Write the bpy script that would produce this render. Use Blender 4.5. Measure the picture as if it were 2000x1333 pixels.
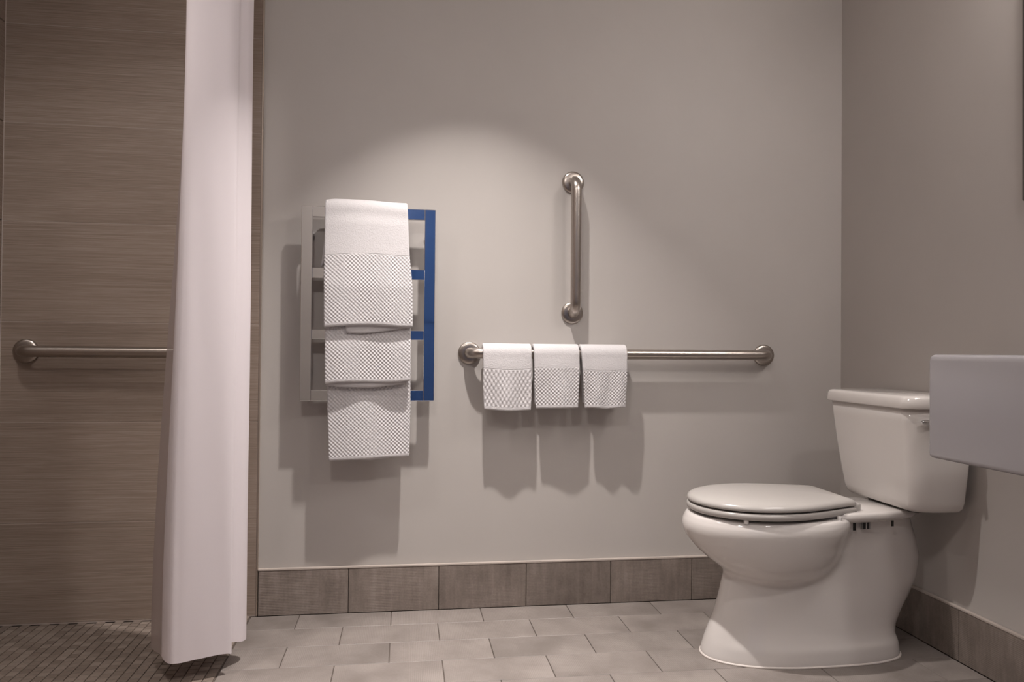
import bpy, bmesh, math, random
from mathutils import Vector, Matrix
random.seed(7)
S = bpy.context.scene
for o in list(bpy.data.objects): bpy.data.objects.remove(o)
COL = S.collection
PI = math.pi

# ------------------------------------------------------------------ camera
F_PX = 1500.0
YAW, PITCH, ROLL = 0.1394, 0.0118, 0.0084
CAM = Vector((-0.2327, -2.6734, 0.8955))
def camera_axes():
    c, s = math.cos(YAW), math.sin(YAW)
    r = Vector((c, -s, 0)); d = Vector((s, c, 0)); u = Vector((0, 0, 1))
    c, s = math.cos(PITCH), math.sin(PITCH)
    d, u = c*d + s*u, c*u - s*d
    c, s = math.cos(ROLL), math.sin(ROLL)
    r, u = c*r + s*u, c*u - s*r
    return r, u, d
CR, CU, CD = camera_axes()
cd = bpy.data.cameras.new('camera'); cam = bpy.data.objects.new('camera', cd); COL.objects.link(cam)
cd.sensor_width = 36.0; cd.sensor_fit = 'HORIZONTAL'; cd.lens = F_PX/2000*36; cd.clip_start = 0.02
cam.matrix_world = Matrix(((CR.x, CU.x, -CD.x, CAM.x), (CR.y, CU.y, -CD.y, CAM.y), (CR.z, CU.z, -CD.z, CAM.z), (0, 0, 0, 1)))
S.camera = cam

# ------------------------------------------------------------------ view, world, lights
S.view_settings.view_transform = 'Standard'; S.view_settings.look = 'None'
S.view_settings.gamma = 1.0; S.view_settings.use_curve_mapping = False
S.view_settings.exposure = 0.15
W = bpy.data.worlds.new('world'); S.world = W; W.use_nodes = True
W.node_tree.nodes['Background'].inputs[0].default_value = (0.5, 0.47, 0.45, 1)
W.node_tree.nodes['Background'].inputs[1].default_value = 0.0

CEIL = 2.44
DOME_FILL = 46.0            # radiance of the added fill dome, an unseen light behind the viewer
VANITY = 48.0          # radiance of the lamp above the mirror
WARM = (1.0, 0.93, 0.89)
LIGHTS = [   # x, y, power, lamp diameter, spread in degrees, tint
    (-0.02, -0.64, 12.5, 0.05, 82, WARM),
    (1.00, -2.15, 7.0, 0.16, 170, WARM),
    (-1.15, -1.05, 5.0, 0.16, 125, WARM),  # added shower lamp, unseen fill that brightens the wall tiles
]

# ------------------------------------------------------------------ mesh helpers
def obj(name, bm, mat, parent=None, smooth=False):
    me = bpy.data.meshes.new(name); bmesh.ops.recalc_face_normals(bm, faces=bm.faces[:]) if bm.faces else None
    bm.to_mesh(me); bm.free()
    if mat: me.materials.append(mat)
    if smooth:
        for p in me.polygons: p.use_smooth = True
    o = bpy.data.objects.new(name, me); COL.objects.link(o)
    if parent: o.parent = parent
    return o
def tag(o, label, cat, group=None):
    o['label'] = label; o['category'] = cat
    if group: o['group'] = group
    return o
def struct(o, label=None, cat=None):
    o['kind'] = 'structure'
    if label: o['label'] = label
    if cat: o['category'] = cat
    return o
def empty(name, loc):
    o = bpy.data.objects.new(name, None); COL.objects.link(o); o.location = loc; o.empty_display_size = 0.05
    return o
def box(bm, x0, x1, y0, y1, z0, z1):
    v = [bm.verts.new((x, y, z)) for z in (z0, z1) for y in (y0, y1) for x in (x0, x1)]
    for f in ((0,1,3,2), (4,6,7,5), (0,4,5,1), (2,3,7,6), (0,2,6,4), (1,5,7,3)): bm.faces.new([v[i] for i in f])
def boxm(*a):
    bm = bmesh.new(); box(bm, *a); return bm
def bevel_box(x0, x1, y0, y1, z0, z1, w, seg=3):
    bm = boxm(x0, x1, y0, y1, z0, z1)
    bmesh.ops.bevel(bm, geom=bm.edges[:], offset=w, segments=seg, profile=0.5, affect='EDGES'); return bm
def loft(bm, rings, cap0=True, cap1=True):
    vs = [[bm.verts.new(p) for p in r] for r in rings]; n = len(vs[0])
    for a, b in zip(vs, vs[1:]):
        for i in range(n): bm.faces.new((a[i], a[(i+1) % n], b[(i+1) % n], b[i]))
    if cap0: bm.faces.new(vs[0][::-1])
    if cap1: bm.faces.new(vs[-1])
def lathe(bm, centre, axis, prof, n=40):
    """prof: list of (radius, distance along axis)"""
    ax = Vector(axis).normalized(); t = Vector((0, 0, 1)) if abs(ax.z) < .9 else Vector((1, 0, 0))
    a = ax.cross(t).normalized(); b = ax.cross(a); c = Vector(centre)
    loft(bm, [[c + ax*h + (a*math.cos(2*PI*i/n) + b*math.sin(2*PI*i/n))*r for i in range(n)] for r, h in prof])
def sweep(bm, pts, rad, n=28):
    pts = [Vector(p) for p in pts]; rings = []; T0 = (pts[1]-pts[0]).normalized()
    N = T0.orthogonal().normalized()
    for i, p in enumerate(pts):
        T = (pts[min(i+1, len(pts)-1)] - pts[max(i-1, 0)]).normalized()
        N = (N - T*N.dot(T)).normalized(); B = T.cross(N)
        rings.append([p + (N*math.cos(2*PI*k/n) + B*math.sin(2*PI*k/n))*rad for k in range(n)])
    loft(bm, rings)
def arc_path(a, b, depth, bend):
    """wall-bar centre line: out of the wall (-y) at a, along to b, back into the wall"""
    a = Vector(a); b = Vector(b); d = (b-a).normalized(); o = Vector((0, -1, 0)); P = [a, a + o*(depth-bend)*.5]
    for k in range(0, 11):
        t = k/10*PI/2; P.append(a + o*(depth-bend) + o*bend*math.sin(t) + d*bend*(1-math.cos(t)))
    L = (b-a).length
    for k in range(1, 12): P.append(a + o*depth + d*(bend + (L-2*bend)*k/12))
    for k in range(0, 11):
        t = k/10*PI/2; P.append(b - d*bend + o*depth + d*bend*math.sin(t) - o*bend*(1-math.cos(t)))
    P += [b + o*(depth-bend)*.5, b]
    return P
def smooth01(t): t = max(0, min(1, t)); return t*t*(3-2*t)
def lerp(a, b, t): return a + (b-a)*t
def interp(tab, x):
    if x <= tab[0][0]: return tab[0][1]
    for (a, u), (b, v) in zip(tab, tab[1:]):
        if x <= b: return lerp(u, v, (x-a)/(b-a))
    return tab[-1][1]

# ------------------------------------------------------------------ material helpers
class NT:
    def __init__(s, name):
        s.m = bpy.data.materials.new(name); s.m.use_nodes = True; s.t = s.m.node_tree
        s.b = s.t.nodes['Principled BSDF']; s.out = s.t.nodes['Material Output']
    def n(s, kind, **kw):
        x = s.t.nodes.new(kind)
        for k, v in kw.items(): setattr(x, k, v)
        return x
    def l(s, a, b): s.t.links.new(a, b)
    def set(s, **kw):
        for k, v in kw.items():
            i = s.b.inputs[k.replace('_', ' ')]
            i.default_value = (*v, 1) if isinstance(v, tuple) and len(v) == 3 else v
    def math(s, op, a, b=None):
        x = s.n('ShaderNodeMath', operation=op)
        for i, v in enumerate((a, b)):
            if v is None: continue
            if hasattr(v, 'links'): s.l(v, x.inputs[i])
            else: x.inputs[i].default_value = v
        return x.outputs[0]
    def coords(s, kind='Object', scale=(1, 1, 1), loc=None):
        tc = s.n('ShaderNodeTexCoord'); mp = s.n('ShaderNodeMapping'); mp.inputs['Scale'].default_value = scale
        s.l(tc.outputs[kind], mp.inputs[0])
        if loc: s.l(loc, mp.inputs['Location'])
        return mp.outputs[0]
    def rnd(s): return s.n('ShaderNodeObjectInfo').outputs['Random']
    def noise(s, vec, scale, detail=3, rough=.55):
        x = s.n('ShaderNodeTexNoise'); x.inputs['Scale'].default_value = scale; x.inputs['Detail'].default_value = detail
        x.inputs['Roughness'].default_value = rough; s.l(vec, x.inputs['Vector']); return x.outputs['Fac']
    def ramp(s, fac, stops):
        x = s.n('ShaderNodeValToRGB'); s.l(fac, x.inputs[0]); e = x.color_ramp.elements
        while len(e) < len(stops): e.new(0.5)
        for k, (p, c) in zip(e, stops): k.position = p; k.color = (*c, 1)
        return x.outputs[0]
    def mix(s, fac, a, b, mode='MIX'):
        x = s.n('ShaderNodeMix', data_type='RGBA', blend_type=mode)
        for i, v in ((0, fac), (6, a), (7, b)):
            if hasattr(v, 'links'): s.l(v, x.inputs[i])
            else: x.inputs[i].default_value = (*v, 1) if isinstance(v, tuple) else v
        return x.outputs[2]
    def bump(s, h, strength, dist):
        x = s.n('ShaderNodeBump'); x.inputs['Strength'].default_value = strength; x.inputs['Distance'].default_value = dist
        s.l(h, x.inputs['Height']); s.l(x.outputs[0], s.b.inputs['Normal'])
def plain(name, col, rough=.5, metal=0, **kw):
    m = NT(name); m.set(Base_Color=col, Roughness=rough, Metallic=metal, **kw); return m.m

def mat_paint():
    m = NT('grey_paint'); v = m.coords(); a = m.noise(v, 3, 2)
    m.l(m.ramp(a, [(.3, (.475, .445, .422)), (.7, (.497, .466, .442))]), m.b.inputs['Base Color'])
    m.set(Roughness=.55); m.bump(m.noise(v, 900, 2), .12, .0006); return m.m
def mat_linen_tile(name='linen_tile', k=1.33, axis=0):
    m = NT(name); r = m.rnd(); off = m.n('ShaderNodeCombineXYZ')
    for i in range(3): m.l(m.math('MULTIPLY', r, 17.0 + i*5), off.inputs[i])
    sc = [3, 3, 420]
    if axis == 1: sc = [3, 3, 420]
    v = m.coords('Object', tuple(sc), off.outputs[0]); a = m.noise(v, 1, 4, .6)
    v2 = m.coords('Object', (14, 14, 900), off.outputs[0]); b = m.noise(v2, 1, 3, .6)
    v3 = m.coords('Object', (1.5, 1.5, 4), off.outputs[0]); c = m.noise(v3, 1, 2)
    s = m.math('ADD', m.math('ADD', m.math('MULTIPLY', a, .45), m.math('MULTIPLY', b, .35)), m.math('MULTIPLY', c, .2))
    col = m.ramp(s, [(.33, (.150*k, .112*k, .088*k)), (.5, (.232*k, .183*k, .150*k)), (.66, (.325*k, .268*k, .228*k))])
    m.l(col, m.b.inputs['Base Color']); m.set(Roughness=.42); m.bump(s, .35, .0012); return m.m
def mat_woven_tile(name, lo, mid, hi, ridge, rough=.5):
    """cement-look tile with bands of fine woven ridges; ridge = axis across which the ridges repeat (object space)"""
    m = NT(name); r = m.rnd(); off = m.n('ShaderNodeCombineXYZ')
    for i in range(3): m.l(m.math('MULTIPLY', r, 31.0 + i*7), off.inputs[i])
    tc = m.n('ShaderNodeTexCoord'); sep = m.n('ShaderNodeSeparateXYZ'); m.l(tc.outputs['Object'], sep.inputs[0])
    wv = m.math('SINE', m.math('MULTIPLY', sep.outputs[ridge], 2*PI/.0052))
    vm = m.coords('Object', (9, 9, 2), off.outputs[0]); band = m.noise(vm, 1, 2)
    bm_ = m.ramp(band, [(.42, (0, 0, 0)), (.58, (1, 1, 1))])
    fine = m.noise(m.coords('Object', (160, 160, 160), off.outputs[0]), 1, 3)
    st = m.noise(m.coords('Object', (60 if ridge != 0 else 8, 60 if ridge == 1 else 8, 8), off.outputs[0]), 1, 3)
    blotch = m.noise(m.coords('Object', (7, 7, 7), off.outputs[0]), 1, 3)
    h = m.math('ADD', m.math('MULTIPLY', m.math('MULTIPLY', wv, bm_), .5), m.math('MULTIPLY', fine, .6))
    s = m.math('ADD', m.math('ADD', m.math('MULTIPLY', blotch, .5), m.math('MULTIPLY', st, .3)), m.math('MULTIPLY', fine, .2))
    s = m.math('ADD', s, m.math('MULTIPLY', m.math('MULTIPLY', wv, bm_), .06))
    col = m.ramp(s, [(.34, lo), (.5, mid), (.66, hi)])
    tint = m.math('ADD', m.math('MULTIPLY', r, .16), .92)
    tv = m.n('ShaderNodeCombineColor'); [m.l(tint, tv.inputs[i]) for i in range(3)]
    m.l(m.mix(1.0, col, tv.outputs[0], 'MULTIPLY'), m.b.inputs['Base Color']); m.set(Roughness=rough); m.bump(h, .3, .0008); return m.m
def mat_mosaic():
    m = NT('brown_mosaic'); r = m.rnd(); v = m.coords('Generated'); a = m.noise(m.coords(), 60, 3)
    geo = m.n('ShaderNodeNewGeometry'); ri = m.math('FRACT', m.math('ADD', r, geo.outputs['Random Per Island']))
    s = m.math('ADD', m.math('MULTIPLY', ri, .6), m.math('MULTIPLY', a, .4))
    m.l(m.ramp(s, [(.1, (.175, .138, .115)), (.5, (.235, .190, .160)), (.9, (.315, .262, .225))]), m.b.inputs['Base Color'])
    m.set(Roughness=.5); return m.m
def mat_cloth(name, tex_top, period=.0125, aspect=1.0, hem=.012):
    """UV in metres: u across, v up from the front hem. Diamond weave between hem and tex_top, looped terry above."""
    m = NT(name); tc = m.n('ShaderNodeTexCoord'); sp = m.n('ShaderNodeSeparateXYZ'); m.l(tc.outputs['UV'], sp.inputs[0])
    U, V = sp.outputs[0], m.math('MULTIPLY', sp.outputs[1], aspect)
    k = 2*PI/period
    a = m.math('SINE', m.math('MULTIPLY', m.math('ADD', U, V), k/1.0)); b = m.math('SINE', m.math('MULTIPLY', m.math('SUBTRACT', U, V), k/1.0))
    dia = m.math('MULTIPLY', m.math('ADD', a, m.math('MULTIPLY', b, .9)), .5)
    m1 = m.math('LESS_THAN', sp.outputs[1], tex_top); m2 = m.math('GREATER_THAN', sp.outputs[1], hem)
    mask = m.math('MULTIPLY', m1, m2)
    edge = m.math('SUBTRACT', 1.0, m.math('MINIMUM', 1.0, m.math('MULTIPLY', m.math('ABSOLUTE', m.math('SUBTRACT', sp.outputs[1], tex_top)), 700.0)))
    fz = m.noise(m.coords('Object'), 210, 3, .75)
    h = m.math('ADD', m.math('MULTIPLY', m.math('MULTIPLY', dia, mask), 1.35), m.math('MULTIPLY', fz, 1.7))
    h = m.math('SUBTRACT', h, m.math('MULTIPLY', edge, 1.2))
    c = m.math('MULTIPLY', m.math('MULTIPLY', m.math('LESS_THAN', dia, -.35), mask), .10)
    m.l(m.mix(c, (.61, .59, .597), (.38, .36, .355)), m.b.inputs['Base Color'])
    m.set(Roughness=.95, Specular_IOR_Level=.1, Sheen_Weight=.15); m.bump(h, .55, .0020); return m.m
def mat_curtain(name, col, trans, alpha=1.0):
    m = NT(name); m.set(Base_Color=col, Roughness=.75, Specular_IOR_Level=.2)
    v = m.coords('Object', (500, 500, 500)); m.bump(m.noise(v, 1, 2), .1, .0004)
    t = m.n('ShaderNodeBsdfTranslucent'); t.inputs[0].default_value = (*col, 1)
    mx = m.n('ShaderNodeMixShader'); mx.inputs[0].default_value = trans
    m.l(m.b.outputs[0], mx.inputs[1]); m.l(t.outputs[0], mx.inputs[2]); last = mx
    if alpha < 1:
        tr = m.n('ShaderNodeBsdfTransparent'); m3 = m.n('ShaderNodeMixShader'); m3.inputs[0].default_value = alpha
        m.l(tr.outputs[0], m3.inputs[1]); m.l(last.outputs[0], m3.inputs[2]); last = m3
    m.l(last.outputs[0], m.out.inputs['Surface']); return m.m
def mat_brushed(name='brushed_steel', col=(.46, .415, .38), rough=.30):
    m = NT(name); m.set(Base_Color=col, Metallic=1.0, Roughness=rough, Anisotropic=.4)
    m.bump(m.noise(m.coords('Object', (40, 900, 900)), 1, 2), .05, .0003); return m.m
def mat_emit(name, col, st):
    m = NT(name); m.set(Base_Color=(.8, .8, .8), Emission_Color=col, Emission_Strength=st); return m.m
def mat_barcode():
    m = NT('barcode_print'); tc = m.n('ShaderNodeTexCoord'); sp = m.n('ShaderNodeSeparateXYZ'); m.l(tc.outputs['Generated'], sp.inputs[0])
    f = m.math('FLOOR', m.math('MULTIPLY', sp.outputs[0], 23.0)); w = m.n('ShaderNodeTexWhiteNoise', noise_dimensions='1D'); m.l(f, w.inputs['W'])
    m.l(m.ramp(m.math('GREATER_THAN', w.outputs['Value'], .42), [(0, (.55, .52, .5)), (1, (.01, .01, .01))]), m.b.inputs['Base Color']); m.set(Roughness=.4); return m.m

M = dict(
    paint=mat_paint(), linen=mat_linen_tile(), grout=plain('grout', (.46, .39, .345), .8), joint=plain('dark_joint', (.12, .095, .08), .9),
    ceil=plain('ceiling_paint', (.72, .68, .65), .8), floor=mat_woven_tile('floor_tile_cement', (.188, .163, .148), (.236, .206, .189), (.288, .254, .234), 0),
    base=mat_woven_tile('baseboard_cement', (.145, .118, .102), (.215, .178, .155), (.30, .254, .225), 2),
    mosaic=mat_mosaic(), caulk=plain('white_caulk', (.72, .66, .62), .5), cap=plain('cream_edge', (.47, .41, .37), .5),
    steel=mat_brushed(), chrome=plain('chrome', (.80, .80, .81), .04, 1.0), trim=plain('edge_metal', (.55, .47, .40), .35, .8),
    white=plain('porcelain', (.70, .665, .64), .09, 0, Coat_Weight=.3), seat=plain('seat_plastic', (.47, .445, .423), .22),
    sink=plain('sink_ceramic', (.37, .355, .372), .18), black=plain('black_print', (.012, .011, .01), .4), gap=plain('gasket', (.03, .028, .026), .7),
    sticker=plain('sticker_paper', (.55, .52, .50), .45), barcode=mat_barcode(), rubber=plain('bumper_plastic', (.75, .72, .70), .4),
    curtain=mat_curtain('curtain_fabric', (.86, .80, .825), .2), liner=mat_curtain('liner_vinyl', (.60, .52, .50), .30, .62),
    blue=plain('blue_reflection_paint', (.035, .11, .34), .4), lens=mat_emit('lamp_lens', (1, .93, .86), 3.0), ring=plain('lamp_ring', (.75, .73, .7), .4),
    mirror=plain('mirror_glass', (.75, .78, .78), .02, 1.0), mframe=plain('mirror_edge', (.16, .14, .135), .4, .6),
)

# ================================================================== ROOM
XR, XE, XL, YF = 1.385, -0.7096, -1.520, -3.35     # right wall, tile edge, left wall, wall behind the camera
struct(obj('wall_back', boxm(XE, XR+.1, 0, .12, 0, CEIL), M['paint']))
struct(obj('wall_right', boxm(XR, XR+.12, YF, 0, 0, CEIL), M['paint']))
struct(obj('wall_front', boxm(XL, XR, YF-.12, YF, 0, CEIL), M['paint']))
struct(obj('ceiling', boxm(XL, XR, YF, 0, CEIL, CEIL+.1), M['ceil']))

# ---- tiled shower walls: grout backing with one object per tile
ZJ = [0.004, .325, .650, .974, 1.298, 1.616, 1.936, 2.258, CEIL-.002]
def tile_mesh(name, w, h, t, mat, c=.0012):
    """tile lying in XZ, front face at -y, origin at the centre of its back"""
    bm = bmesh.new(); x, z = w/2, h/2
    r = lambda k, y: [(-x+k, y, -z+k), (x-k, y, -z+k), (x-k, y, z-k), (-x+k, y, z-k)]
    loft(bm, [r(0, 0), r(0, -t+c), r(c, -t)]); bmesh.ops.recalc_face_normals(bm, faces=bm.faces[:])
    me = bpy.data.meshes.new(name); bm.to_mesh(me); bm.free(); me.materials.append(mat); return me
CACHE = {}
def tile(name, parent, w, h, t, mat, loc, rot=(0, 0, 0), c=.0012):
    key = (name, round(w, 4), round(h, 4), t)
    if key not in CACHE: CACHE[key] = tile_mesh(name, w, h, t, mat, c)
    o = bpy.data.objects.new(name, CACHE[key]); COL.objects.link(o); o.parent = parent; o.location = loc; o.rotation_euler = rot
    return o
TT = .010
sw = struct(obj('wall_back_shower', boxm(XL, XE, -.0092, .12, 0, CEIL), M['grout']))
xj = [XL+.003, -.884, XE-.004]
for z0, z1 in zip(ZJ, ZJ[1:]):
    for x0, x1 in zip(xj, xj[1:]):
        tile('wall_tile', sw, x1-x0-.0024, z1-z0-.0024, .0008, M['linen'], ((x0+x1)/2, -.0092, (z0+z1)/2), c=.0003)
sl = struct(obj('wall_left', boxm(XL-.12, XL, YF, .12, 0, CEIL), M['grout']))
yj = [-.013, -.60, -1.246, -1.90, -2.55, YF+.004]
for z0, z1 in zip(ZJ, ZJ[1:]):
    for y0, y1 in zip(yj, yj[1:]):
        tile('wall_tile', sl, abs(y1-y0)-.002, z1-z0-.002, .008, M['linen'], (XL, (y0+y1)/2, (z0+z1)/2), (0, 0, PI/2))
struct(obj('trim_1', boxm(XE-.0035, XE+.0005, -.0115, 0, 0.002, CEIL), M['trim']))
struct(obj('trim_2', boxm(XL+.0015, XL+.008, -.0135, -.0065, 0.003, CEIL-.003), M['caulk']))

# ---- floors
fl = struct(obj('floor', boxm(-.7305, XR, YF, 0, -.1, -.004), M['joint']))
TL, TW, JW = .3035, .1513, .0022
y = -.012; rowy = [-.0125, -.1431]
while rowy[-1] > YF: rowy.append(max(rowy[-1]-TW, YF))
for i, (ya, yb) in enumerate(zip(rowy, rowy[1:])):
    ph = -.419 if i % 2 else -.5705
    xs = [ph + TL*k for k in range(-3, 10)]; xs = [-.729] + [x for x in xs if -.715 < x < XR-.03] + [XR-.0125]
    for xa, xb in zip(xs, xs[1:]):
        w, h = xb-xa-JW, ya-yb-JW
        if h > .01: tile('floor_tile', fl, w, h, .004, M['floor'], ((xa+xb)/2, (ya+yb)/2, -.004), (-PI/2, 0, 0))
fs = struct(obj('floor_shower', boxm(XL, -.7305, YF, 0, -.1, -.003), M['joint']))
MP = .0282; chips = []
nx = int((-.7315-XL-.004)/MP)
for i in range(nx):
    cx = -.7325 - (i+.5)*MP
    for j in range(0, 62):
        cy = -.004 - (j+.5)*MP - (MP/2 if i % 2 else 0)
        d = (Vector((cx, cy, 0))-CAM); z = d.dot(CD); px = 1000+F_PX*d.dot(CR)/z; py = 666.5-F_PX*d.dot(CU)/z
        chips.append((not (-5 < px < 2005 and py < 1340 and not 310 < px < 400), z, cx, cy))
chips.sort()
for k, (_, _, cx, cy) in enumerate(chips[:300]):
    tile('mosaic_tile', fs, MP-.0026, MP-.0026, .003, M['mosaic'], (cx, cy, -.003), (-PI/2, 0, 0), .0007)
bm = bmesh.new()
for _, _, cx, cy in chips[300:]:
    h = (MP-.0026)/2; box(bm, cx-h, cx+h, cy-h, cy+h, -.003, 0)
st = obj('mosaic_tile_field', bm, M['mosaic'], fs); st['kind'] = 'stuff'

# ---- baseboards
BH, BT = .150, .012
bb = struct(obj('baseboard_back', boxm(XE+.001, XR, -.004, 0, 0, BH+.004), M['joint']))
obj('edge_strip', bevel_box(XE+.001, XR-BT, -BT-.0015, -.001, BH, BH+.0075, .002, 2), M['cap'], bb)
bj = [XE+.002, -.412, -.107, .198, .502, .803, 1.105, XR-.001]
for a, b in zip(bj, bj[1:]): tile('baseboard_tile', bb, b-a-.002, BH-.001, BT-.004, M['base'], ((a+b)/2, -.004, BH/2))
br = struct(obj('baseboard_right', boxm(XR-.004, XR, YF, 0, 0, BH+.004), M['joint']))
obj('edge_strip', bevel_box(XR-BT-.0015, XR-.001, YF+.001, -.001, BH, BH+.0075, .002, 2), M['cap'], br)
yy = -.632 + .3035*2
ys = [-BT] + [v for v in [yy - .3035*k for k in range(1, 12)] if v > YF+.1] + [YF+.002]
for a, b in zip(ys, ys[1:]): tile('baseboard_tile', br, a-b-.002, BH-.001, BT-.004, M['base'], (XR-.004, (a+b)/2, BH/2), (0, 0, -PI/2))
# added blue door shape behind the camera, giving the chrome rack its blue reflection
dr = struct(obj('door_for_reflection', bevel_box(-.26, .60, YF-.01, YF+.03, .005, 2.05, .004, 2), M['blue']))
for z0, z1 in ((.2, .95), (1.1, 1.9)):
    for x0, x1 in ((-.17, .14), (.20, .51)): obj('reflection_door_panel', bevel_box(x0, x1, YF+.03, YF+.038, z0, z1, .006, 2), M['blue'], dr)
bm = bmesh.new(); lathe(bm, (.54, YF+.03, 1.0), (0, 1, 0), [(.024, 0), (.024, .006), (.009, .012), (.009, .035), (.024, .045), (.026, .058), (.015, .068)], 24)
obj('reflection_door_knob', bm, M['steel'], dr, True)

# ---- recessed ceiling lamps
LL = ['recessed ceiling lamp closest to the towel wall', 'recessed ceiling lamp in front of the sink', 'unseen recessed fill lamp added above the shower floor']
for (x, y, pw, dia, sp, tint), lab in zip(LIGHTS, LL):
    t = tag(empty('ceiling_lamp', (x, y, CEIL)), lab, 'lamp', 'recessed ceiling lamps'); r = max(.03, dia/2)
    bm = bmesh.new(); n = 36
    P = [(r+.03, -.001), (r+.028, -.006), (r+.004, -.008), (r+.002, -.001)]
    rings = [[(a*math.cos(2*PI*k/n), a*math.sin(2*PI*k/n), h) for k in range(n)] for a, h in P]
    vs = [[bm.verts.new(p) for p in q] for q in rings]
    for a, b in zip(vs, vs[1:]+vs[:1]):
        for k in range(n): bm.faces.new((a[k], a[(k+1) % n], b[(k+1) % n], b[k]))
    obj('trim_ring', bm, M['ring'], t, True)
    bm = bmesh.new(); lathe(bm, (0, 0, -.001), (0, 0, -1), [(r, 0), (r, .002)], 32); obj('lens', bm, M['lens'], t)
    ld = bpy.data.lights.new('lamp_light', 'AREA'); ld.shape = 'DISK'; ld.size = dia; ld.energy = pw; ld.color = tint; ld.spread = math.radians(sp)
    lo = bpy.data.objects.new('lamp_light', ld); COL.objects.link(lo); lo.parent = t; lo.location = (0, 0, -.012)

dm = tag(empty('fill_dome', (-.48, -2.35, CEIL)), 'round glass dome added on the ceiling mid-room as unseen fill light', 'lamp')  # added frontal fill for the upper walls, curtain and toilet side
bm = bmesh.new(); lathe(bm, (0, 0, 0), (0, 0, -1), [(.165, 0), (.165, .02), (.155, .026), (.10, .027)], 44); obj('base', bm, M['ring'], dm, True)
bm = bmesh.new(); lathe(bm, (0, 0, -.026), (0, 0, -1), [(.15, 0)] + [(.15*math.cos(a), .012+.095*math.sin(a)) for a in [k/9*PI/2 for k in range(9)]] + [(.012, .107)], 44)
obj('fill_dome_shell', bm, mat_emit('fill_dome_glow', WARM, DOME_FILL), dm, True)

# ================================================================== GRAB BARS
def grab_bar(a, b, label, depth=.058, rad=.0182, wall=0.0):
    a = Vector(a); b = Vector(b); t = tag(empty('grab_bar', a), label, 'grab bar', 'grab bars')
    L = b-a; bm = bmesh.new(); sweep(bm, arc_path((0, 0, 0), L, depth, .040), rad); obj('bar', bm, M['steel'], t, True)
    for c in (Vector((0, 0, 0)), L):
        bm = bmesh.new(); lathe(bm, c, (0, -1, 0), [(.0395, 0), (.0395, .003), (.0385, .006), (.036, .0085), (.030, .0105), (.0205, .0115)], 48)
        obj('flange', bm, M['steel'], t, True)
    return t
grab_bar((-.008, 0, .884), (1.078, 0, .884), 'long horizontal brushed steel grab bar with three washcloths on it')
grab_bar((.357, 0, 1.494), (.357, 0, 1.029), 'short vertical brushed steel grab bar above the washcloths')
grab_bar((-1.436, -.010, .879), (-.815, -.010, .879), 'brushed steel grab bar on the brown shower tiles behind the curtain')

# ================================================================== TOWEL RACK
RX0, RX1, RZ0, RZ1, RY = -.572, -.132, .722, 1.366, -.078
rack = tag(empty('towel_rack', ((RX0+RX1)/2, -.001, RZ0)), 'chrome ladder towel rack of flat bars holding three folded towels', 'towel rack')
def rp(name, x0, x1, y0, y1, z0, z1, bev=.0015):
    o = obj(name, bevel_box(x0, x1, y0, y1, z0, z1, bev, 2), M['chrome'], rack); o.location = -Vector(rack.location); return o
for x0, x1 in ((RX0, RX0+.036), (RX1-.036, RX1)): rp('stile', x0, x1, RY, RY+.014, RZ0, RZ1)
for z0, z1, e in ((1.330, RZ1, 0), (1.128, 1.163, .002), (.926, .958, .002), (RZ0, .758, 0)):
    rp('rail', RX0+.0355, RX1-.0355, RY+e, RY+.014-e, z0, z1)
for x in (RX0+.018, RX1-.018):
    for z in (RZ0+.09, RZ1-.09):
        bm = bmesh.new(); lathe(bm, (x, 0, z), (0, -1, 0), [(.018, 0), (.018, .005), (.008, .007), (.008, .066)], 24)
        o = obj('wall_mount', bm, M['chrome'], rack, True); o.location = -Vector(rack.location)

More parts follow.
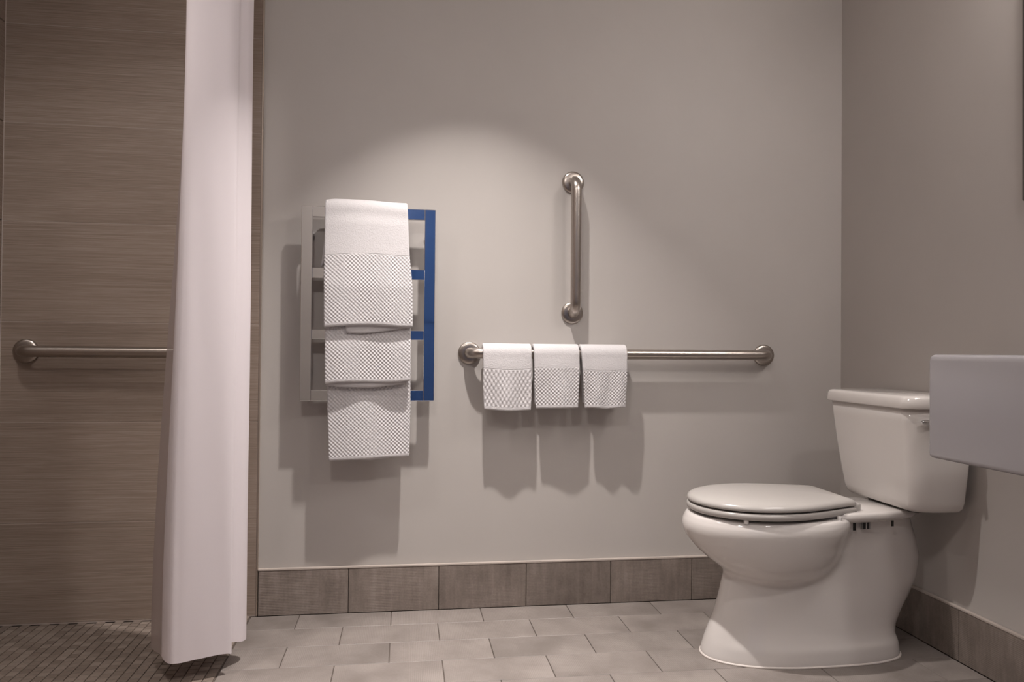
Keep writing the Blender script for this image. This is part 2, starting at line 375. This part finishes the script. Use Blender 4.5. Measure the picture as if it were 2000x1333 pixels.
# ================================================================== TOWELS
def drape(name, mat, railc, R, th, front_x, back_x, zf, zb, fy, by, label, cat, group, nu=44, nv=46, seed=0, topsag=0.0):
    """cloth folded over a rail. railc=(y,z); outer radius R; front_x(z)->(xl,xr); zf(u), zb(u): hem heights;
    fy(u,z), by(u,z): y of the outer face in front / behind."""
    rng = random.Random(seed); yc, zc = railc; na = 10; nb = 16
    outer, inner, vv = [], [], []
    for i in range(nu+1):
        u = i/nu; u = .5 - .5*math.cos(PI*u)*.999 if False else u
        o, n_, v = [], [], []; z0 = zf(u); L = zc-z0
        for j in range(nv+1):
            t = j/nv; z = z0 + L*t; xl, xr = front_x(z); x = lerp(xl, xr, u); y = fy(u, z)
            w = smooth01((zc-z)/.05); y = lerp(yc-R, y, w)
            inn = th
            o.append((x, y, z)); n_.append((x, y+inn, z)); v.append(z-z0)
        for j in range(1, na):
            a = PI*j/na; xl, xr = front_x(zc+R*math.sin(a)); x = lerp(xl, xr, u); sag = 1
            o.append((x, yc-R*math.cos(a), zc+R*math.sin(a)*sag)); n_.append((x, yc-(R-th)*math.cos(a), zc+(R-th)*math.sin(a)*sag)); v.append(v[-1]+R*PI/na)
        z1 = zb(u); 
        for j in range(nb+1):
            z = lerp(zc, z1, j/nb); xl, xr = back_x(z); x = lerp(xl, xr, u); w = smooth01((zc-z)/.05); y = lerp(yc+R, by(u, z), w)
            o.append((x, y, z)); n_.append((x, y-th, z)); v.append(v[-1] + (0 if j == 0 else (zc-z1)/nb))
        if topsag:
            dz = lambda p: (p[0], p[1], p[2]-topsag*(smooth01((u-.35)/.65)+.5*smooth01((.12-u)/.12))*smooth01((p[2]-zc+.10)/.10))
            o = [dz(p) for p in o]; n_ = [dz(p) for p in n_]
        outer.append(o); inner.append(n_); vv.append(v)
    bm = bmesh.new(); uvl = bm.loops.layers.uv.new('UVMap'); uvd = {}
    def vert(p, u, v): q = bm.verts.new(p); uvd[q] = (u, v); return q
    vo = [[vert(p, p[0], vv[i][j]) for j, p in enumerate(c)] for i, c in enumerate(outer)]
    vi = [[vert(p, p[0], vv[i][j]) for j, p in enumerate(c)] for i, c in enumerate(inner)]
    N = len(vo[0])
    for i in range(nu):
        for j in range(N-1):
            bm.faces.new((vo[i][j], vo[i+1][j], vo[i+1][j+1], vo[i][j+1])); bm.faces.new((vi[i][j], vi[i][j+1], vi[i+1][j+1], vi[i+1][j]))
        bm.faces.new((vo[i][0], vi[i][0], vi[i+1][0], vo[i+1][0])); bm.faces.new((vo[i][N-1], vo[i+1][N-1], vi[i+1][N-1], vi[i][N-1]))
    for i in (0, nu):
        for j in range(N-1): bm.faces.new((vo[i][j], vo[i][j+1], vi[i][j+1], vi[i][j]))
    for f in bm.faces:
        for l in f.loops: l[uvl].uv = uvd[l.vert]
    o = obj(name, bm, mat, None, True)
    s = o.modifiers.new('round', 'SUBSURF'); s.levels = 1; s.render_levels = 1
    if label: tag(o, label, cat, group)
    return o
def slab(name, mat, parent, pts_top, pts_bot, th, n=20):
    """small folded layer: grid between two poly-lines"""
    bm = bmesh.new(); uvl = bm.loops.layers.uv.new('UVMap'); m = 5; F = []
    for i in range(n+1):
        u = i/n; a = Vector(poly(pts_top, u)); b = Vector(poly(pts_bot, u)); F.append([a.lerp(b, j/m) for j in range(m+1)])
    f = [[bm.verts.new(p) for p in c] for c in F]; k = [[bm.verts.new(p+Vector((0, th, 0))) for p in c] for c in F]
    for i in range(n):
        for j in range(m):
            bm.faces.new((f[i][j], f[i+1][j], f[i+1][j+1], f[i][j+1])); bm.faces.new((k[i][j], k[i][j+1], k[i+1][j+1], k[i+1][j]))
        for j in (0, m): bm.faces.new((f[i][j], k[i][j], k[i+1][j], f[i+1][j]))
    for i in (0, n):
        for j in range(m): bm.faces.new((f[i][j], f[i][j+1], k[i][j+1], k[i][j]))
    for fc in bm.faces:
        for l in fc.loops: l[uvl].uv = (l.vert.co.x, .5)
    return obj(name, bm, mat, parent, True)
def poly(pts, u):
    x = u*(len(pts)-1); i = min(int(x), len(pts)-2); return Vector(pts[i]).lerp(Vector(pts[i+1]), x-i)

RC = RY+.007
G1 = 'towels on the chrome rack'
# top towel
tw = drape('bath_towel', mat_cloth('terry_top', .235), (RC, 1.3555), .038, .0165,
      lambda z: (interp([(.96, -.491), (1.2, -.494), (1.39, -.495)], z), interp([(.96, -.205), (1.1, -.207), (1.2, -.217), (1.39, -.226)], z)),
      lambda z: (interp([(1.16, -.512), (1.30, -.497), (1.39, -.495)], z), -.228),
      lambda u: .963+.007*math.sin(PI*min(1, u*1.15))+.004*u, lambda u: 1.19-.026*smooth01((.06-u)/.06),
      lambda u, z: interp([(.96, -.141), (1.10, -.139), (1.20, -.128), (1.35, -.110)], z)-.003*math.sin(PI*u)-.0015*math.sin(9*u+z*7)*smooth01((1.3-z)/.3),
      lambda u, z: RC+.034, 'topmost white towel folded over the top rail of the chrome rack', 'towel', G1, seed=1, topsag=.007)
slab('folded_layer', mat_cloth('terry_layer_a', 0.0), tw, [(-.428, -.1295, .99), (-.32, -.1295, .99), (-.215, -.1295, .99)], [(-.418, -.1295, .946), (-.37, -.1295, .945), (-.31, -.1295, .951), (-.215, -.1295, .966)], .004)
# middle towel
tw = drape('bath_towel', mat_cloth('terry_middle', .36), (RC, 1.1475), .0345, .0155,
      lambda z: (interp([(.77, -.487), (.90, -.489), (1.2, -.487)], z), interp([(.77, -.211), (.9, -.210), (1.2, -.214)], z)),
      lambda z: (-.485, -.215),
      lambda u: .780+.003*math.sin(2*PI*u)+.011*u, lambda u: 1.0,
      lambda u, z: interp([(.77, -.128), (.90, -.126), (.97, -.1215), (1.14, -.1065)], z)-.0035*math.sin(7.5*u+.6)*smooth01((.99-z)/.15),
      lambda u, z: RC+.032, 'middle white towel hanging between the upper and lower towels on the rack', 'towel', G1, seed=2)
slab('folded_layer', mat_cloth('terry_layer_b', 0.0), tw, [(-.484, -.116, .82), (-.35, -.116, .82), (-.225, -.116, .82)], [(-.484, -.116, .775), (-.42, -.116, .769), (-.33, -.116, .768), (-.225, -.116, .782)], .005)
# bottom towel
tw = drape('bath_towel', mat_cloth('terry_bottom', .36), (RC, .9435), .0310, .0135,
      lambda z: (interp([(.52, -.474), (.7, -.481), (.95, -.484)], z), interp([(.52, -.2125), (.7, -.2095), (.95, -.2125)], z)),
      lambda z: (-.480, -.215),
      lambda u: .527+.012*u, lambda u: .80,
      lambda u, z: interp([(.52, -.104), (.70, -.0975), (.80, -.0985), (.94, -.100)], z)-.006*math.exp(-((u-.45)/.2)**2)*smooth01((.80-z)/.1)-.002*math.sin(6*u)*smooth01((.8-z)/.2),
      lambda u, z: RC+.028, 'lowest white towel hanging below the bottom of the chrome rack', 'towel', G1, seed=3)
slab('folded_layer', mat_cloth('terry_layer_c', 0.0), tw, [(-.40, -.091, .56), (-.34, -.091, .56), (-.28, -.091, .56)], [(-.40, -.091, .529), (-.34, -.091, .527), (-.28, -.091, .534)], .004, 10)

# washcloths on the long bar
G2 = 'washcloths on the long grab bar'
BC = (-.058, .884)
def washcloth(mat, xl, xr, hem, label, seed, wav):
    rng = random.Random(seed); p1, p2 = rng.random()*6, rng.random()*6
    return drape('washcloth', mat, BC, .0345, .0145, lambda z: (interp(xl, z), interp(xr, z)), lambda z: (interp(xl, z)+.004, interp(xr, z)-.004),
      hem, lambda u: .705+.006*math.sin(6*u+p1),
      lambda u, z: -.0935-.0045*smooth01((.84-z)/.12)*math.sin(wav*u*PI+p2)-.002*math.sin(PI*u),
      lambda u, z: -.0265+.003*smooth01((.84-z)/.12)*math.sin(wav*u*PI+p1), label, 'washcloth', G2, nu=34, nv=34, seed=seed)
washcloth(mat_cloth('terry_cloth_a', .140, .0145, .62), [(.69, .037), (.76, .033), (.92, .031)], [(.69, .197), (.75, .1995), (.92, .1985)], lambda u: .694-.006*math.sin(PI*u*.85), 'white washcloth nearest the left end of the long grab bar', 11, 3)
washcloth(mat_cloth('terry_cloth_b', .140, .0125), [(.69, .215), (.78, .209), (.92, .205)], [(.69, .362), (.80, .366), (.92, .365)], lambda u: .696+.002*u, 'middle one of the three white washcloths on the long grab bar', 12, 2)
washcloth(mat_cloth('terry_cloth_c', .130, .0115), [(.69, .386), (.78, .381), (.92, .369)], [(.69, .530), (.80, .535), (.92, .535)], lambda u: .6965+.002*math.sin(9*u), 'white washcloth on the toilet side of the other two, beside the bare bar', 13, 4)

# ================================================================== TOILET
YC = -.492
toilet = tag(empty('toilet', (.95, YC, 0)), 'white two-piece toilet with closed lid against the right wall', 'toilet')
OFF = -Vector(toilet.location)
def tp(o): o.location = OFF; return o
def ring(xf, xm, xb, w, z, nf=2.0, nb=2.4, n=56):
    out = []
    for k in range(n):
        t = 2*PI*k/n; c, s = math.cos(t), math.sin(t); e = nf if c < 0 else nb
        ax = (xm-xf) if c < 0 else (xb-xm)
        out.append((xm + ax*math.copysign(abs(c)**(2/e), c), YC + w*math.copysign(abs(s)**(2/e), s), z))
    return out
bm = bmesh.new()
ped = [(0, .650, 1.249, .136, 3.2), (.012, .650, 1.249, .136, 3.2), (.045, .660, 1.248, .132, 3.0), (.058, .664, 1.243, .125, 2.8), (.085, .674, 1.251, .117, 2.6), (.12, .688, 1.272, .111, 2.5), (.17, .703, 1.301, .106, 2.5), (.222, .715, 1.328, .102, 2.5),
       (.28, .732, 1.336, .104, 2.5), (.33, .78, 1.324, .108, 2.6), (.38, .86, 1.302, .112, 2.8), (.412, .92, 1.292, .114, 3.0)]
bowl = [(.215, .80, .985, .05), (.232, .755, 1.022, .098), (.252, .712, 1.042, .131), (.284, .669, 1.060, .157), (.315, .634, 1.069, .171), (.346, .608, 1.073, .180), (.368, .597, 1.075, .185), (.386, .594, 1.076, .188), (.400, .598, 1.080, .185), (.414, .605, 1.080, .179), (.419, .613, 1.05, .171), (.420, .64, 1.03, .15)]
def cross(tab, z):
    if z < tab[0][0]-1e-9: return None
    for p, q in zip(tab, tab[1:]):
        if z <= q[0]: t = (z-p[0])/(q[0]-p[0]); return [lerp(u, v, t) for u, v in zip(p, q)]
    return tab[-1]
CX = .90
def reach(row, xm, nf, nb, c, s_):
    """distance from the axis to a super-elliptic outline in direction (c, s_)"""
    if row is None: return 0.0
    lo, hi = 0.0, .5
    for _ in range(22):
        r = (lo+hi)/2; dx = CX+r*c-xm; e = nf if dx < 0 else nb; ax = (xm-row[1]) if dx < 0 else (row[2]-xm)
        if (abs(dx)/max(ax, 1e-5))**e + (abs(r*s_)/row[3])**e < 1: lo = r
        else: hi = r
    return lo
def smax(a, b, k=.026): h = max(k-abs(a-b), 0)/k; return max(a, b)+h*h*k/4
NA, NZ = 112, 100
zs = [.412*i/NZ for i in range(NZ+1)]
RR = []
for z in zs:
    p = cross(ped, z); q = cross(bowl, z); row = []
    for i in range(NA):
        c, s_ = math.cos(2*PI*i/NA), math.sin(2*PI*i/NA)
        row.append(smax(reach(p, .93, 2.15, p[4], c, s_), reach(q, .845, 2.05, 2.2+.45*smooth01((z-.33)/.07), c, s_)))
    RR.append(row)
for _ in range(5):
    RR = [RR[j] if (zs[j] < .012 or j == NZ or zs[j] > .395) else [(RR[j-1][i]+2*RR[j][i]+RR[j+1][i])/4 for i in range(NA)] for j in range(NZ+1)]
rings = [[(CX+r*math.cos(2*PI*i/NA), YC+r*math.sin(2*PI*i/NA), z) for i, r in enumerate(row)] for z, row in zip(zs, RR)]
for z, k in ((.4165, .004), (.4190, .009), (.4200, .016), (.4200, .06)):
    rings.append([(CX+(r-k)*math.cos(2*PI*i/NA), YC+(r-k)*math.sin(2*PI*i/NA), z) for i, r in enumerate(RR[-1])])
loft(bm, rings)
tp(obj('bowl', bm, M['white'], toilet, True))
# rear deck that carries the tank
bm = bmesh.new()
def deck(z, k):
    H = [(.96, .115-k), (1.0, .128-k), (1.03, .134-k), (1.06, .136-k), (1.10, .134-k), (1.14, .127-k), (1.18, .118-k), (1.22, .107-k), (1.26, .092-k), (1.305-k, .060-k)]
    return [(x, YC-h, z) for x, h in H] + [(x, YC+h, z) for x, h in H[::-1]]
loft(bm, [deck(.405, .014), deck(.409, .006), deck(.414, .001), deck(.420, 0), deck(.4275, .001), deck(.432, .005), deck(.434, .012)])
tp(obj('deck', bm, M['white'], toilet, True))
bm = bmesh.new(); loft(bm, [ring(.6455, .93, 1.2535, .1405, 0, 2.15, 3.2), ring(.6465, .93, 1.2525, .1395, .004, 2.15, 3.2), ring(.651, .93, 1.248, .135, .006, 2.15, 3.2)]); tp(obj('caulk_bead', bm, M['caulk'], toilet, True))
# seat and lid outlines
def outline(k=0.0, xr=1.072, n=26, w=.184, xf=.612, xm=.815, wr=.108):
    half = []
    for i in range(n+1):
        t = i/n; a = t*PI/2; half.append((xm-(xm-xf-k)*math.cos(a), (w-k)*math.sin(a)**.96))
    for i in range(1, n+1):
        t = i/n; half.append((lerp(xm, xr-k, t), (wr-k*.5) + (w-wr-k*.5)*math.cos(t*PI/2)**1.15))
    return half
def closed(half, z):
    zz = z if callable(z) else (lambda x: z)
    return [(x, YC-h, zz(x)) for x, h in half] + [(x, YC+h, zz(x)) for x, h in half[::-1][:-1]]
bm = bmesh.new()
so = [(.004, .4275), (.0, .430), (-.001, .438), (.0, .4435), (.004, .4465)]
loft(bm, [closed(outline(k), z) for k, z in so], False, False)
inn = [closed([(lerp(.84, x, .66), h*.62) for x, h in outline(0)], z) for z in (.4275, .4465)]
bm.verts.ensure_lookup_table(); n = len(inn[0]); nv = len(bm.verts); L0 = [bm.verts[i] for i in range(n)]; L1 = [bm.verts[nv-n+i] for i in range(n)]
I0 = [bm.verts.new(p) for p in inn[0]]; I1 = [bm.verts.new(p) for p in inn[1]]
for i in range(n):
    j = (i+1) % n
    bm.faces.new((L0[i], L0[j], I0[j], I0[i])); bm.faces.new((L1[i], L1[j], I1[j], I1[i])); bm.faces.new((I0[i], I0[j], I1[j], I1[i]))
tp(obj('seat', bm, M['seat'], toilet, True))
bm = bmesh.new()
lo_ = [(.006, .4505), (.001, .4525), (.0, .458), (.003, .4645), (.010, .4695), (.022, .4735), (.040, .4775), (.075, .4815), (.15, .4840)]
loft(bm, [closed(outline(k), z) for k, z in lo_]); lid = tp(obj('lid', bm, M['seat'], toilet, True))
for s in (-1, 1):
    bm = bevel_box(1.062, 1.095, YC+s*.078-.020, YC+s*.078+.020, .430, .458, .008, 3); tp(obj('hinge', bm, M['seat'], toilet, True))
for x, s in ((.715, -1), (1.0, -1), (.715, 1), (1.0, 1)):
    h = .150 if x < .9 else .140
    bm = bmesh.new(); lathe(bm, (x, YC+s*h, .417), (0, 0, 1), [(.007, 0), (.007, .0115)], 14); tp(obj('bumper', bm, M['rubber'], toilet))
# tank
def tank_ring(z, xf, w, xb=1.366, fr=.075, n=12):
    """flat front, long soft front corners, tight rear corners"""
    pts = []; br_ = .012
    def corner(cx, cy, rx, ry, a0, a1, m):
        for i in range(m+1):
            a = lerp(a0, a1, i/m); pts.append((cx+rx*math.cos(a), YC+cy+ry*math.sin(a), z))
    fy_ = .040
    corner(xf+fr, -w+fy_, fr, fy_, PI, 1.5*PI, n); corner(xb-br_, -w+br_, br_, br_, 1.5*PI, 2*PI, 5)
    corner(xb-br_, w-br_, br_, br_, 0, .5*PI, 5); corner(xf+fr, w-fy_, fr, fy_, .5*PI, PI, n)
    return pts
bm = bmesh.new()
TK = [(.437, 1.235, .150, 1.340), (.4385, 1.222, .168, 1.346), (.443, 1.211, .181, 1.350), (.452, 1.204, .189, 1.354), (.470, 1.199, .1935, 1.356), (.54, 1.188, .200, 1.360), (.62, 1.177, .206, 1.364), (.70, 1.168, .211, 1.366), (.738, 1.165, .213, 1.367)]
loft(bm, [tank_ring(z, a, w, b) for z, a, w, b in TK]); tp(obj('tank', bm, M['white'], toilet, True))
bm = bmesh.new()
LD = [(.7385, 1.160, .217, 1.370), (.7395, 1.155, .222, 1.373), (.743, 1.153, .224, 1.374), (.766, 1.155, .222, 1.374), (.773, 1.159, .219, 1.372), (.776, 1.168, .211, 1.366)]
loft(bm, [tank_ring(z, a, w, b, .075) for z, a, w, b in LD]); tp(obj('tank_lid', bm, M['white'], toilet, True))
bm = bmesh.new(); loft(bm, [tank_ring(.4295, 1.24, .12, 1.32, .03), tank_ring(.438, 1.24, .12, 1.32, .03)]); tp(obj('gasket', bm, M['gap'], toilet))
# flush lever on the near side of the tank
lv = bmesh.new(); lathe(lv, (1.262, YC-.209, .700), (0, -1, 0), [(.016, 0), (.016, .008), (.011, .012), (.011, .020)], 24)
lever = tp(obj('flush_lever', lv, M['chrome'], toilet, True))
bm = bmesh.new(); loft(bm, [[(x, YC+dy-.222 + .006*math.cos(a), z + h*math.sin(a)) for a in [2*PI*k/16 for k in range(16)]] for x, dy, z, h in ((1.275, .006, .70, .006), (1.262, .006, .70, .009), (1.23, .003, .701, .008), (1.21, .001, .703, .007), (1.198, .001, .704, .005), (1.193, .001, .704, .002))])
obj('lever_arm', bm, M['chrome'], lever, True)
# stickers under the deck
def sticker(name, mat, x0, x1, z0, z1, y, parent=toilet):
    return tp(obj(name, boxm(x0, x1, y-.0006, y+.0006, z0, z1), mat, toilet))
YS = YC-.1185
sticker('barcode_sticker', M['barcode'], 1.078, 1.112, .386, .408, YS)
sticker('print_mark', M['black'], 1.055, 1.064, .383, .408, YS)
sticker('print_mark', M['black'], 1.174, 1.182, .392, .409, YS)

# ================================================================== SINK AND MIRROR
SX, SY0, SY1, SZ0, SZ1 = 1.033, -.95, -1.62, .642, .8935
sink = tag(empty('wall_sink', (XR, -1.285, SZ0)), 'white wall-hung sink with a deep plain apron at the right edge', 'sink')
def rrect(x0, x1, y0, y1, r, z, n=8, k=0.0):
    pts = []
    for cx, cy, a0 in ((x0+r, y0+r, PI), (x1-r, y0+r, 1.5*PI), (x1-r, y1-r, 0), (x0+r, y1-r, .5*PI)):
        for i in range(n+1): a = a0 + i/n*PI/2; pts.append((cx+(r-k)*math.cos(a), cy+(r-k)*math.sin(a), z))
    return pts
X1 = XR-.001
bm = bmesh.new()
P = [(SZ0, .012), (SZ0+.002, .005), (SZ0+.006, .001), (SZ0+.012, 0), (SZ1-.016, 0), (SZ1-.007, .002), (SZ1-.002, .007), (SZ1, .014)]
R_ = [rrect(SX, X1, SY1, SY0, .022, z, 8, k) for z, k in P]
R_ += [rrect(SX+.05, X1-.10, SY1+.07, SY0-.07, .06, SZ1, 8), rrect(SX+.055, X1-.105, SY1+.075, SY0-.075, .06, SZ1-.02, 8), rrect(SX+.08, X1-.13, SY1+.11, SY0-.11, .05, SZ1-.12, 8)]
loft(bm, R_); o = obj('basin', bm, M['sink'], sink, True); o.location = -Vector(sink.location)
bm = bmesh.new(); lathe(bm, ((SX+X1)/2-.02, -1.285, SZ1-.121), (0, 0, 1), [(.022, 0), (.022, .003), (.008, .0035)], 24); o = obj('drain', bm, M['chrome'], sink, True); o.location = -Vector(sink.location)
mir = tag(empty('wall_mirror', (XR, -1.25, 1.30)), 'wall mirror with a thin dark edge beside the upper right border', 'mirror')
o = obj('frame', bevel_box(XR-.010, XR-.0005, -1.66, -.860, 1.30, 2.10, .003, 2), M['mframe'], mir); o.location = -Vector(mir.location)
o = obj('glass', boxm(XR-.012, XR-.0105, -1.65, -.870, 1.31, 2.09), M['mirror'], mir); o.location = -Vector(mir.location)

va = tag(empty('vanity_lamp', (XR, -1.27, 2.14)), 'tubular glass lamp on the wall above the mirror', 'lamp')
bm = bevel_box(-.03, 0, -.12, .12, -.04, .04, .006, 3); obj('backplate', bm, M['steel'], va)
bm = bmesh.new(); lathe(bm, (-.085, -.17, 0), (0, 1, 0), [(.030, 0), (.042, .006), (.045, .02), (.045, .32), (.042, .334), (.030, .34)], 28)
obj('glass_tube', bm, mat_emit('lamp_tube', WARM, VANITY), va, True)
for y in (-.08, .08):
    bm = bmesh.new(); sweep(bm, [(-.028, y, 0), (-.045, y, 0)], .008, 14); obj('arm', bm, M['steel'], va, True)

# ================================================================== SHOWER CURTAIN
def catmull(P, n):
    out = []
    for k in range(n+1):
        x = k/n*(len(P)-1); i = min(int(x), len(P)-2); t = x-i
        p0, p1, p2, p3 = (Vector(P[max(i-1, 0)]), Vector(P[i]), Vector(P[i+1]), Vector(P[min(i+2, len(P)-1)]))
        out.append(.5*((2*p1)+(p2-p0)*t+(2*p0-5*p1+4*p2-p3)*t*t+(3*p1-p0-3*p2+p3)*t*t*t))
    return out
def hanging(name, mat, bot, top, hem, ztop, parent, n=150, m=64, wob=.0):
    A = catmull([(x, y, 0) for x, y in bot], n); B = catmull([(x, y, 0) for x, y in top], n)
    H = catmull([(h, 0, 0) for h in hem], n); bm = bmesh.new(); g = []
    for j in range(m+1):
        t = (j/m)**1.15; row = []
        for i in range(n+1):
            z0 = H[i].x; z = lerp(z0, ztop, t); w = smooth01((z-.05)/1.9); p = A[i].lerp(B[i], w)
            p = p + Vector((math.sin(i*.37+z*5.2)+math.sin(i*.21-z*3.1), math.cos(i*.29+z*4.3), 0))*wob
            row.append(bm.verts.new((p.x, p.y, z)))
        g.append(row)
    for j in range(m):
        for i in range(n): bm.faces.new((g[j][i], g[j][i+1], g[j+1][i+1], g[j+1][i]))
    return obj(name, bm, mat, parent, True)
track = tag(obj('curtain_track', bevel_box(-.79, -.76, -1.75, -.02, CEIL-.025, CEIL, .003, 2), M['ring']), 'ceiling track that carries the white shower curtain', 'curtain track')
cur = tag(empty('shower_curtain', (-.77, -.45, .06)), 'white shower curtain drawn aside in front of the brown tile wall', 'curtain')
CB = [(-.80, -.30), (-.86, -.33), (-.885, -.40), (-.875, -.475), (-.845, -.527), (-.815, -.528), (-.775, -.512), (-.735, -.497), (-.705, -.484), (-.693, -.472), (-.706, -.452), (-.693, -.424), (-0.678, -.398), (-0.674, -.372), (-0.686, -.352), (-.715, -.345), (-.74, -.37), (-.765, -.33), (-.75, -.27)]
CT = [(-.79, -.34), (-.81, -.36), (-.826, -.41), (-.828, -.47), (-.822, -.515), (-.803, -.528), (-.772, -.520), (-.740, -.505), (-.712, -.487), (-.697, -.467), (-0.695, -.445), (-0.687, -.422), (-0.679, -.400), (-0.674, -.374), (-0.682, -.354), (-.705, -.345), (-.73, -.37), (-.755, -.33), (-.75, -.28)]
HM = [.07, .07, .066, .066, .060, .058, .060, .062, .061, .058, .075, .07, .062, .062, .064, .07, .07, .07, .07]
o = hanging('curtain_panel', M['curtain'], CB, CT, HM, CEIL-.025, cur, wob=.0006); o.location = -Vector(cur.location)
md = o.modifiers.new('cloth', 'SOLIDIFY'); md.thickness = .0016; es = o.modifiers.new('hem', 'EDGE_SPLIT'); es.split_angle = math.radians(50)
LB = [(-.83, -.505), (-.86, -.50), (-.885, -.47), (-.905, -.445), (-.918, -.425), (-.92, -.40), (-.90, -.36)]
LT = [(-.812, -.49), (-.822, -.49), (-.829, -.475), (-.834, -.455), (-.836, -.44), (-.834, -.42), (-.82, -.38)]
o = hanging('liner', M['liner'], LB, LT, [.066]*7, CEIL-.025, cur, 60, 50, .0003); o.location = -Vector(cur.location)
